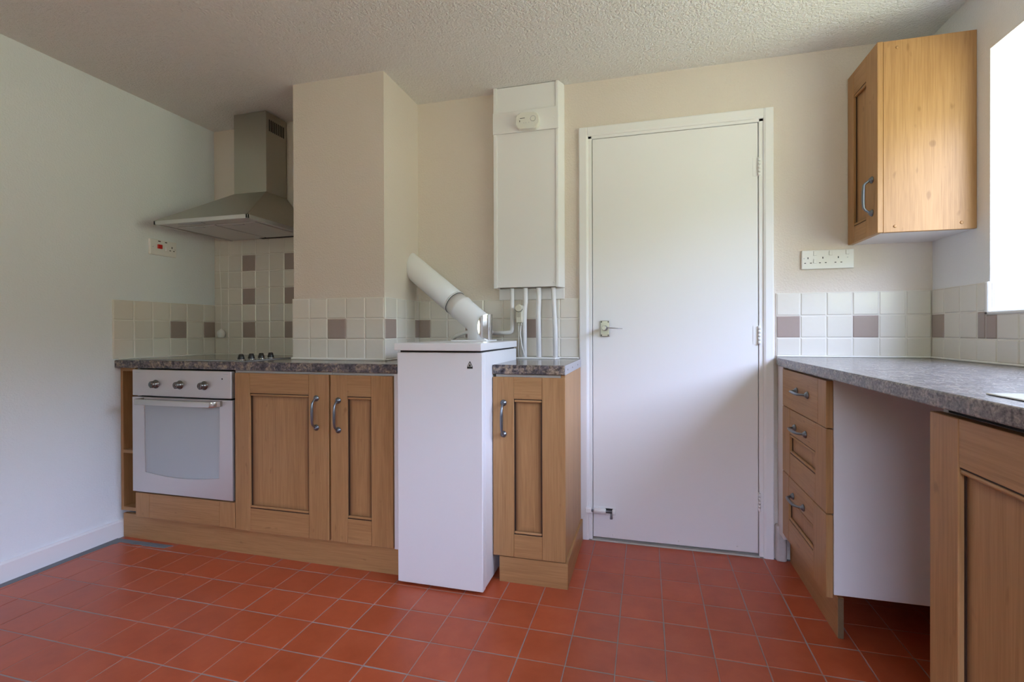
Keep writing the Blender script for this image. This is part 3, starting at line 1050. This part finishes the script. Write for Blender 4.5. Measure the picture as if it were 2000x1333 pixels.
# cooker switch on the left wall
t = thing('cooker_switch', 'white cooker control plate with red rocker switch on left wall', 'switch', (XL, -0.327, 1.51))
FW = Frame((XL, 0, 0), (0, 1, 0), (1, 0, 0))
MB().fbox(FW, -0.402, -0.252, 1.467, 1.552, 0.0, 0.013, 0.003, 2).build('plate', PLASTIC, t)
MB().fbox(FW, -0.363, -0.337, 1.503, 1.526, 0.012, 0.020, 0.002).build('red_rocker', RED, t)
MB().fbox(FW, -0.318, -0.297, 1.493, 1.522, 0.012, 0.018, 0.002).build('rocker', PLASTIC, t)
b = MB()
b.fbox(FW, -0.358, -0.344, 1.541, 1.546, 0.0128, 0.0136)
b.fbox(FW, -0.320, -0.308, 1.540, 1.545, 0.0128, 0.0136)
b.fbox(FW, -0.282, -0.277, 1.514, 1.524, 0.0128, 0.0136)
b.fbox(FW, -0.295, -0.286, 1.499, 1.503, 0.0128, 0.0136)
b.fbox(FW, -0.273, -0.264, 1.499, 1.503, 0.0128, 0.0136)
b.each('socket_slot', BLACK, t)
b = MB()
for a in (-0.386, -0.262):
    b.lathe(FW.pt(a, 1.510, 0.0125), FW.N, [(0, 0.0035), (0.001, 0.003)], 8)
b.each('screw', ALU, t)

# ------------------------------------------------------------------ boiler and flue
t = thing('boiler', 'tall white floor-standing boiler with overhanging lid', 'boiler', (-0.546, -0.37, 0.014))
BX0, BX1, BYF, BYB = -0.733, -0.362, -0.620, -0.114
MB().box(BX0 + 0.002, BX1 - 0.001, -0.585, BYB, 0.014, 0.958, 0.002).build('casing', ENAMEL, t)
MB().box(BX0, BX1, BYF, -0.586, 0.012, 0.957, 0.0035, 2).build('front_panel', ENAMEL, t)
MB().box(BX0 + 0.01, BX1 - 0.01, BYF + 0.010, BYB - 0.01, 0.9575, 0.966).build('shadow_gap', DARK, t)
MB().box(BX0 - 0.006, BX1 + 0.0, BYF - 0.014, BYB + 0.008, 0.965, 0.995, 0.0025, 2).build('lid', ENAMEL, t)
MB().box(BX0 + 0.03, BX1 - 0.03, BYF + 0.09, BYB - 0.02, -0.003, 0.015).build('base_plinth', DARK, t)
# small triangle badge: black sticker with pale triangle and black triangle in it
FBo = Frame((0, BYF, 0), (1, 0, 0), (0, -1, 0))
tx, tz = -0.414, 0.9075


def tri(cx, cz, wd, ht, n, th):
    return [FBo.pt(cx - wd / 2, cz, n), FBo.pt(cx + wd / 2, cz, n), FBo.pt(cx, cz + ht, n)], (0, -th, 0)


bd = MB()
bd.prism([FBo.pt(tx - 0.0115, tz - 0.013, 0), FBo.pt(tx + 0.0115, tz - 0.013, 0), FBo.pt(tx + 0.0115, tz - 0.0055, 0), FBo.pt(tx + 0.0015, tz + 0.0155, 0), FBo.pt(tx - 0.0015, tz + 0.0155, 0), FBo.pt(tx - 0.0115, tz - 0.0055, 0)], (0, -0.0008, 0))
badge = bd.build('badge', BLACK, t)
q = tri(tx, tz - 0.0052, 0.0185, 0.0165, 0.0008, 0.0004)
MB().prism(*q).build('badge_triangle', PLASTIC, badge)
q = tri(tx, tz - 0.0042, 0.0115, 0.0115, 0.0012, 0.0004)
MB().prism(*q).build('badge_mark', BLACK, badge)

J = Vector((-0.522, -0.200, 1.078))
E_ = Vector((CX1 + 0.0005, -0.060, 1.390))
dv = (E_ - J).normalized()
t = thing('flue_pipe', 'white sloping flue pipe from boiler lid into chimney breast', 'pipe', (J.x, J.y, 0.995))
R = 0.0605
q0 = J + dv * 0.195


def cut_tube(name, m, p0, p1, r, seg=40):
    """pipe whose far end is cut flush with the chimney flank"""
    mb = MB()
    u = Vector((0, 0, 1)) - dv * dv.z
    u.normalize()
    v = dv.cross(u)
    r0, r1 = [], []
    for s in range(seg):
        a = 2 * math.pi * s / seg
        o = u * math.cos(a) * r + v * math.sin(a) * r
        r0.append(mb.bm.verts.new(p0 + o))
        e = p1 + o
        k = (CX1 + 0.0005 - e.x) / dv.x
        r1.append(mb.bm.verts.new(e + dv * k))
    for s in range(seg):
        fc = mb.bm.faces.new((r0[s], r0[(s + 1) % seg], r1[(s + 1) % seg], r1[s]))
        fc.smooth = True
    mb.bm.faces.new(r0)
    return mb.build(name, m, t)


cut_tube('outer_pipe', ENAMEL, q0, E_, R + 0.0015)
el = MB()
el.tube([(J.x, J.y, 0.998), J - Vector((0, 0, 0.0)), J + dv * 0.128, J + dv * 0.134, J + dv * 0.146, J + dv * 0.152, J + dv * 0.200], [R, R, R, R + 0.0035, R + 0.0035, R, R - 0.0015], 40)
elbow = el.build('elbow', ENAMEL, t)
MB().tube([q0 - dv * 0.004, q0 + dv * 0.003], R + 0.0025, 40).build('collar', ENAMEL, t)
MB().tube([q0 - dv * 0.0055, q0 - dv * 0.0035], R + 0.0008, 40).build('joint_line', DARK, t)
MB().box(J.x - 0.115, J.x + 0.062, J.y - 0.085, J.y + 0.075, 0.9952, 1.001, 0.001).build('flange', ENAMEL, t)
# chrome inspection plate wrapped round the foot of the elbow
ch = MB()
cam_dir = (Vector((cam.location.x, cam.location.y, 0)) - Vector((J.x, J.y, 0)))
a_out = math.atan2(0.12, 1.0)                     # plate centred on the right flank
n_z, n_a = 22, 20
rows = []
zc_, hz_ = 1.063, 0.061
for i in range(n_z + 1):
    z = zc_ - hz_ + 2 * hz_ * i / n_z
    k = math.sqrt(max(0.0, 1 - ((z - zc_) / hz_) ** 2))
    half = math.radians(40 + 40 * k)
    rows.append([ch.bm.verts.new((J.x + (R + 0.0022) * math.cos(-0.42 + half * (2 * j / n_a - 1) + 0.40), J.y + (R + 0.0022) * math.sin(-0.42 + half * (2 * j / n_a - 1) + 0.40), z)) for j in range(n_a + 1)])
for i in range(n_z):
    for j in range(n_a):
        fc = ch.bm.faces.new((rows[i][j], rows[i][j + 1], rows[i + 1][j + 1], rows[i + 1][j]))
        fc.smooth = True
ch.build('chrome_plate', CHROME, t)

tag(MB().tube([(-0.72, -0.085, 1.000), (-0.69, -0.080, 1.022), (-0.645, -0.075, 1.037), (-0.59, -0.072, 1.041), (-0.50, -0.070, 1.040)], 0.0095, 10).build('hose', PLASTIC, base=(-0.6, -0.08, 1.0)),
    'short white hose curving behind the flue elbow', 'hose')

# ------------------------------------------------------------------ small cabinet right of the boiler
t = thing('base_cabinet', 'slim oak base cabinet between boiler and door with framed door', 'cabinet', (-0.21, -0.25, 0.0))
YS = -0.478
FS = Frame((0, YS, 0), (1, 0, 0), (0, -1, 0))
b = MB()
b.box(-0.352, -0.337, YS + 0.002, -0.012, 0.105, 0.862)
b.box(-0.337, -0.076, YS + 0.002, -0.012, 0.105, 0.121)
b.box(-0.337, -0.076, -0.02, -0.012, 0.121, 0.862)
b.box(-0.337, -0.076, YS + 0.002, YS + 0.05, 0.846, 0.862)
b.build('carcass', CHIP, t)
MB().box(-0.075, -0.057, YS - 0.001, -0.016, 0.105, 0.862, 0.001).build('side_panel', WZ, t)
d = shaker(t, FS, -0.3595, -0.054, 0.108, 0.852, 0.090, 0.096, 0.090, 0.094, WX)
handle(d, Frame((0, YS - 0.020, 0), (1, 0, 0), (0, -1, 0)), -0.313, 0.680)
MB().box(-0.334, -0.046, -0.4945, -0.479, -0.002, 0.104, 0.001).build('plinth_board', WX, t)
MB().box(-0.062, -0.0475, -0.478, -0.02, -0.002, 0.1045, 0.001).build('plinth_return', WY, t)
t2 = thing('worktop', 'small piece of mottled laminate worktop below the white pipes', 'worktop', (-0.21, -0.25, 0.864))
MB().box(-0.3605, -0.0565, -0.497, YW - 0.002, 0.864, 0.903, 0.004, 2).build('slab', LAM, t2)
st = MB().box(-0.0565, -0.0545, -0.493, -0.013, 0.8635, 0.9025, 0.0006).build('edge_strip', ALU, t2)
h = MB()
for y in (-0.43, -0.30, -0.13):
    h.lathe((-0.0547, y, 0.882), (1, 0, 0), [(0, 0.0042), (0.0008, 0.0035)], 10)
h.each('screw', DARK, st)
b = MB()
b.box(-0.165, -0.066, -0.018, -0.004, 0.9025, 0.911, 0.003)
b.each('sealant_bead', SEAL, bead_trim)

# boxed-in pipe riser
t = thing('pipe_boxing', 'tall white pipe boxing on the wall beside the door', 'cupboard', (-0.30, -0.07, 1.25))
PX0, PX1, PYF, PZ0, PZ1 = -0.497, -0.160, -0.056, 1.262, ZC - 0.001
MB().box(PX0, PX0 + 0.018, PYF, YW, PZ0, PZ1, 0.001).build('side_board', GLOSSW, t)
MB().prism([(PX1 - 0.012, PYF, PZ0 + 0.001), (PX1, PYF, PZ0 + 0.001), (-0.138, -0.008, PZ0 + 0.001), (-0.138, YW, PZ0 + 0.001), (PX1 - 0.012, YW, PZ0 + 0.001)], (0, 0, PZ1 - PZ0 - 0.002), 0.0012).build('side_board', GLOSSW, t)
MB().box(PX0 + 0.018, PX1 - 0.012, PYF + 0.006, PYF + 0.015, PZ0 + 0.004, 2.056, 0.001).build('front_panel', GLOSSW, t)
MB().box(PX0 + 0.018, PX1 - 0.012, PYF + 0.006, PYF + 0.015, 2.150, PZ1 - 0.002, 0.001).build('front_panel', GLOSSW, t)
MB().box(PX0 - 0.001, PX1 + 0.003, PYF - 0.006, PYF + 0.002, 2.050, 2.158, 0.001).build('cover_band', GLOSSW, t)
MB().box(-0.483, -0.140, -0.008, YW, 1.205, 1.262, 0.001).build('backboard', GLOSSW, wall_back)
h = MB()
for x, z in ((-0.182, 2.106), (-0.466, 1.288), (-0.184, 1.288)):
    h.lathe((x, PYF - (0.0055 if z > 2 else -0.0035), z), (0, -1, 0), [(0, 0.004), (0.001, 0.003)], 8)
h.each('screw', GLOSSW, t)

t = thing('carbon_monoxide_alarm', 'small white carbon monoxide alarm high on the pipe boxing', 'alarm', (-0.309, -0.08, 2.09))
Y0 = PYF - 0.0062
AXC, AZC = -0.309, 2.0895
b = MB()
rr = 0.022
ol = []
for cx_, cz_, a0 in ((AXC + 0.035, AZC + 0.0165, 0), (AXC - 0.035, AZC + 0.0185, 90), (AXC - 0.035, AZC - 0.0165, 180), (AXC + 0.035, AZC - 0.0185, 270)):
    for k in range(7):
        a = math.radians(a0 + 15 * k)
        ol.append((cx_ + rr * math.cos(a), Y0, cz_ + rr * math.sin(a)))
b.prism(ol, (0, -0.032, 0), 0.006, 3, 'caps')
b.build('alarm_body', mat('alarm_plastic', (0.74, 0.74, 0.70), 0.4), t)
YA = Y0 - 0.032
BXC, BZC = AXC + 0.030, AZC + 0.006
h = MB()
h.tube([(BXC + 0.0135 * math.cos(2 * math.pi * k / 20), YA - 0.0002, BZC + 0.0135 * math.sin(2 * math.pi * k / 20)) for k in range(21)], 0.0010, 5)
h.build('button_ring', ALU, t)
MB().lathe((BXC, YA, BZC), (0, -1, 0), [(0, 0.0118), (0.0015, 0.0112)], 18).build('test_button', bpy.data.materials['alarm_plastic'], t)
h = MB()
h.box(AXC - 0.0395, AXC - 0.0365, YA - 0.0008, YA + 0.001, AZC - 0.005, AZC + 0.003)
h.box(AXC - 0.036, AXC - 0.012, YA - 0.0008, YA + 0.001, AZC + 0.0115, AZC + 0.0138)
h.each('alarm_print', BLACK, t)
h = MB()
for x in (AXC - 0.017, AXC - 0.006, AXC + 0.009):
    h.lathe((x, YA, AZC - 0.011), (0, -1, 0), [(0, 0.0019), (0.0008, 0.0017)], 8)
h.each('indicator', ALU, t)

# pipes below the boxing
GP = 'white pipes under the boxing'
tag(MB().tube([(-0.405, -0.036, 1.2615), (-0.405, -0.036, 1.075), (-0.406, -0.036, 1.056), (-0.409, -0.036, 1.043), (-0.420, -0.036, 1.036), (-0.437, -0.036, 1.034), (-0.515, -0.036, 1.034)], 0.0105, 12).build('water_pipe', GLOSSW, base=(-0.405, -0.036, 1.03)),
    'thin white pipe bending to the flue at its foot', 'pipe', GP)
tag(MB().tube([(-0.335, -0.036, 1.2615), (-0.335, -0.036, 1.190), (-0.3395, -0.036, 1.155), (-0.3415, -0.034, 1.10), (-0.3415, -0.034, 0.902)], 0.0128, 12).build('water_pipe', GLOSSW, base=(-0.3415, -0.036, 0.903)),
    'white pipe carrying the cream clip-on thermostat', 'pipe', GP)
tag(MB().tube([(-0.2655, -0.036, 1.2615), (-0.2655, -0.036, 1.190), (-0.2685, -0.035, 1.13), (-0.2655, -0.034, 0.902)], 0.0128, 12).build('water_pipe', GLOSSW, base=(-0.2655, -0.036, 0.903)),
    'straight white pipe second nearest the door frame', 'pipe', GP)
tag(MB().tube([(-0.190, -0.036, 1.2615), (-0.188, -0.036, 1.18), (-0.182, -0.034, 1.05), (-0.181, -0.034, 0.902)], 0.0120, 12).build('water_pipe', GLOSSW, base=(-0.181, -0.036, 0.903)),
    'straight white pipe nearest the door frame', 'pipe', GP)
t = thing('pipe_thermostat', 'cream dial thermostat clipped to the pipe with cables below', 'thermostat', (-0.352, -0.09, 1.08))
MB().box(-0.372, -0.340, -0.086, -0.050, 1.085, 1.172, 0.003).build('housing', CREAM, t)
MB().lathe((-0.357, -0.084, 1.158), (0, -1, 0), [(0, 0.019), (0.010, 0.0175), (0.012, 0.015)], 18).build('dial', CREAM, t)
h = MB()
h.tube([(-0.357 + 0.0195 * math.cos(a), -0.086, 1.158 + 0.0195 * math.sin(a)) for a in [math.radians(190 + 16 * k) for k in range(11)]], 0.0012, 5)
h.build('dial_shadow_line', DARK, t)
h = MB()
h.box(-0.367, -0.348, -0.0865, -0.085, 1.112, 1.136)
h.build('window_plate', mat('cream_inset', (0.48, 0.45, 0.36), 0.4), t)
h = MB()
for x in (-0.363, -0.350):
    h.lathe((x, -0.068, 1.086), (0, 0, -1), [(0, 0.0055), (0.014, 0.005)], 8)
h.each('cable_gland', CREAM, t)
h = MB()
h.tube([(-0.363, -0.068, 1.073), (-0.362, -0.066, 1.03), (-0.364, -0.07, 0.96), (-0.366, -0.055, 0.912)], 0.0022, 6)
h.tube([(-0.350, -0.068, 1.073), (-0.354, -0.070, 1.03), (-0.345, -0.074, 0.97), (-0.330, -0.070, 0.912)], 0.0030, 6)
h.each('cable', PLASTIC, t)
tag(MB().prism([(-0.380, -0.074, 0.9032), (-0.175, -0.074, 0.9032), (-0.160, -0.052, 0.9032), (-0.160, -0.010, 0.9032), (-0.380, -0.010, 0.9032)], (0, 0, 0.007), 0.002).build('pipe_skirt', PLASTIC, base=(-0.27, -0.05, 0.903)),
    'flat white strip on small worktop around the pipe feet', 'strip')

# ------------------------------------------------------------------ triple socket right of the door
t = thing('triple_socket', 'white triple power socket under the wall cabinet', 'socket', (1.041, YW, 1.357))
FT = Frame((0, YW, 0), (1, 0, 0), (0, -1, 0))
MB().fbox(FT, 0.938, 1.144, 1.316, 1.400, 0.0, 0.012, 0.003, 2).build('plate', PLASTIC, t)
h = MB()
for cx_ in (0.963, 1.022, 1.083):
    h.fbox(FT, cx_ - 0.002, cx_ + 0.002, 1.361, 1.369, 0.0115, 0.0125)
    for s in (-1, 1):
        h.fbox(FT, cx_ + s * 0.0115 - 0.0035, cx_ + s * 0.0115 + 0.0035, 1.341, 1.3445, 0.0115, 0.0125)
h.each('socket_slot', BLACK, t)
for x, z in ((0.991, 1.386), (1.053, 1.386), (1.118, 1.387), (0.991, 1.352)):
    MB().fbox(FT, x - 0.0065, x + 0.0065, z - 0.011, z + 0.009, 0.011, 0.0155, 0.0012).build('rocker', PLASTIC, t)
h = MB()
for x in (0.947, 1.119):
    h.lathe(FT.pt(x, 1.364, 0.0118), (0, -1, 0), [(0, 0.003), (0.0008, 0.0026)], 8)
h.each('screw', ALU, t)

# ------------------------------------------------------------------ wall cabinet in the right corner
t = thing('wall_cabinet', 'oak wall cabinet hung in the corner beside the window', 'cabinet', (1.28, -0.135, 1.416))
WX0 = 1.142
MB().box(WX0, XR - 0.001, -0.2765, -0.259, 1.416, 2.146, 0.001).build('side_panel', WZ, t)
b = MB()
b.box(WX0, XR - 0.001, -0.259, YW - 0.001, 1.418, 1.434)
b.box(WX0, XR - 0.001, -0.259, YW - 0.001, 2.128, 2.144)
b.box(WX0, XR - 0.001, -0.016, YW - 0.001, 1.434, 2.128)
b.build('carcass', CHIP, t)
FC = Frame((WX0, 0, 0), (0, 1, 0), (-1, 0, 0))
d = shaker(t, FC, -0.276, 0.001, 1.416, 2.148, 0.098, 0.060, 0.100, 0.070, WY)
handle(d, Frame((WX0 - 0.020, 0, 0), (0, 1, 0), (-1, 0, 0)), -0.232, 1.568)
h = MB()
for x, z in ((1.180, 1.438), (1.392, 1.440), (1.188, 2.118)):
    h.lathe((x, -0.2763, z), (0, -1, 0), [(0, 0.0065), (0.0022, 0.005), (0.003, 0.002)], 10)
h.each('screw_cap', WZ, t)

# ------------------------------------------------------------------ right run: worktop, drawers, sink unit, sink
XF = 0.814
t = thing('worktop', 'long mottled laminate worktop under the window, painted paler as lit', 'worktop', (1.12, -1.4, 0.889))
b = MB()
SX0, SX1, SY0, SY1 = 0.93, 1.29, -2.15, -1.72
outl = [(XF, -0.115), (0.822, -0.060), (0.838, -0.014), (0.838, YW - 0.001), (XR - 0.001, YW - 0.001), (XR - 0.001, SY1), (XF, SY1)]
b.prism([(x, y, 0.889) for x, y in outl], (0, 0, 0.033), 0.004, 2, 'caps')
b.box(XF, SX0, SY0, SY1, 0.889, 0.922)
b.box(SX1, XR - 0.001, SY0, SY1, 0.889, 0.922)
b.box(XF, XR - 0.001, -2.80, SY0, 0.889, 0.922)
b.build('slab', LAM_LIT, t)
b = MB()
b.box(0.836, XR - 0.008, -0.013, -0.001, 0.9215, 0.930, 0.003)
b.box(XR - 0.019, XR - 0.007, -2.6, -0.012, 0.9215, 0.930, 0.003)
b.each('sealant_bead', SEAL, bead_trim)

t = thing('drawer_unit', 'oak three-drawer unit with white side panel right of the door', 'drawers', (1.10, -0.37, 0.0))
XD, YD0, YD1 = 0.855, -0.622, -0.106
b = MB()
b.box(XD + 0.001, 1.400, -0.624, -0.606, 0.172, 0.886, 0.001)
b.build('side_panel', CHIP, t)
b = MB()
b.box(XD + 0.001, 1.400, -0.120, -0.104, 0.172, 0.886)
b.box(XD + 0.001, 1.400, -0.606, -0.120, 0.172, 0.188)
b.box(1.390, 1.400, -0.606, -0.120, 0.188, 0.886)
b.box(XD + 0.001, XD + 0.06, -0.606, -0.120, 0.870, 0.886)
b.build('carcass', CHIP, t)
FD = Frame((XD, 0, 0), (0, 1, 0), (-1, 0, 0))
FDH = Frame((XD - 0.021, 0, 0), (0, 1, 0), (-1, 0, 0))
d = MB().fbox(FD, YD0, YD0 + 0.078, 0.719, 0.876, 0.0, 0.021, 0.0015).build('drawer', WZ, t)
MB().fbox(FD, YD0 + 0.0788, YD1, 0.719, 0.876, 0.0, 0.0205, 0.0015).build('front_board', WY, d)
handle(d, FDH, -0.372, 0.803, vertical=False)
d = shaker(t, FD, YD0, YD1, 0.437, 0.716, 0.105, 0.105, 0.100, 0.097, WY, name='drawer', th=0.021)
handle(d, FDH, -0.350, 0.654, vertical=False)
d = shaker(t, FD, YD0, YD1, 0.160, 0.434, 0.128, 0.090, 0.087, 0.094, WY, name='drawer', th=0.021)
handle(d, FDH, -0.325, 0.372, vertical=False)
MB().box(0.838, 0.852, -0.102, -0.014, 0.13, 0.886, 0.001).build('filler_strip', CHIP, t)
MB().box(0.886, 0.904, -0.568, -0.02, -0.002, 0.138, 0.001).build('plinth_board', WY, t)
MB().box(0.8865, 0.9035, -0.5705, -0.5675, 0.0, 0.136, 0.001).build('raw_edge', add_bump(mat('chipboard_edge', (0.16, 0.10, 0.05), 0.9), 150, 0.8, 0.002), t)
for x, y in ((1.33, -0.55), (1.33, -0.15)):
    MB().lathe((x, y, -0.002), (0, 0, 1), [(0, 0.022), (0.012, 0.022), (0.014, 0.016), (0.174, 0.016)], 12).build('leg', BLACK, t)

t = thing('sink_cabinet', 'oak sink base cabinet with large framed door in near corner', 'cabinet', (1.10, -1.62, 0.0))
b = MB()
b.box(XD + 0.001, 1.40, -1.234, -1.218, 0.15, 0.886)
b.box(XD + 0.001, 1.40, -2.20, -2.184, 0.15, 0.886)
b.box(XD + 0.001, 1.40, -2.184, -1.234, 0.15, 0.166)
b.build('carcass', CHIP, t)
b = MB()
b.box(XD + 0.002, XD + 0.02, -2.184, -1.234, 0.874, 0.886)
b.build('top_rail', DARK, t)
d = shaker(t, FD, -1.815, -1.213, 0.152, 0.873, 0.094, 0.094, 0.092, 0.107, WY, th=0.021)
handle(d, FDH, -1.765, 0.68)
MB().box(0.886, 0.904, -2.18, -1.24, -0.002, 0.148, 0.001).build('plinth_board', WY, t)

t = thing('kitchen_sink', 'stainless steel sink and drainer set in the long worktop', 'sink', (1.1, -1.75, 0.922))
b = MB()
RX0, RX1, RY0, RY1 = 0.866, 1.350, -2.22, -1.325
b.box(RX0, RX1, SY1, RY1, 0.9225, 0.9255, 0.0012)
b.box(RX0, SX0 + 0.004, SY0, SY1, 0.9225, 0.9255, 0.0012)
b.box(SX1 - 0.004, RX1, SY0, SY1, 0.9225, 0.9255, 0.0012)
b.box(RX0, RX1, RY0, SY0, 0.9225, 0.9255, 0.0012)
b.build('rim', steel('sink_steel', (0.72, 0.72, 0.72), 0.22, (1, 1, 1)), t)
b = MB()
for k in range(6):
    x = 0.95 + k * 0.062
    b.box(x, x + 0.02, -1.69, -1.40, 0.925, 0.929, 0.003, 2)
b.each('drainer_ridge', bpy.data.materials['sink_steel'], t)
b = MB()
for x0, x1, y0, y1 in ((SX0, SX0 + 0.003, SY0, SY1), (SX1 - 0.003, SX1, SY0, SY1), (SX0, SX1, SY0, SY0 + 0.003), (SX0, SX1, SY1 - 0.003, SY1)):
    b.box(x0, x1, y0, y1, 0.76, 0.924)
b.box(SX0, SX1, SY0, SY1, 0.757, 0.760)
b.build('bowl', bpy.data.materials['sink_steel'], t)
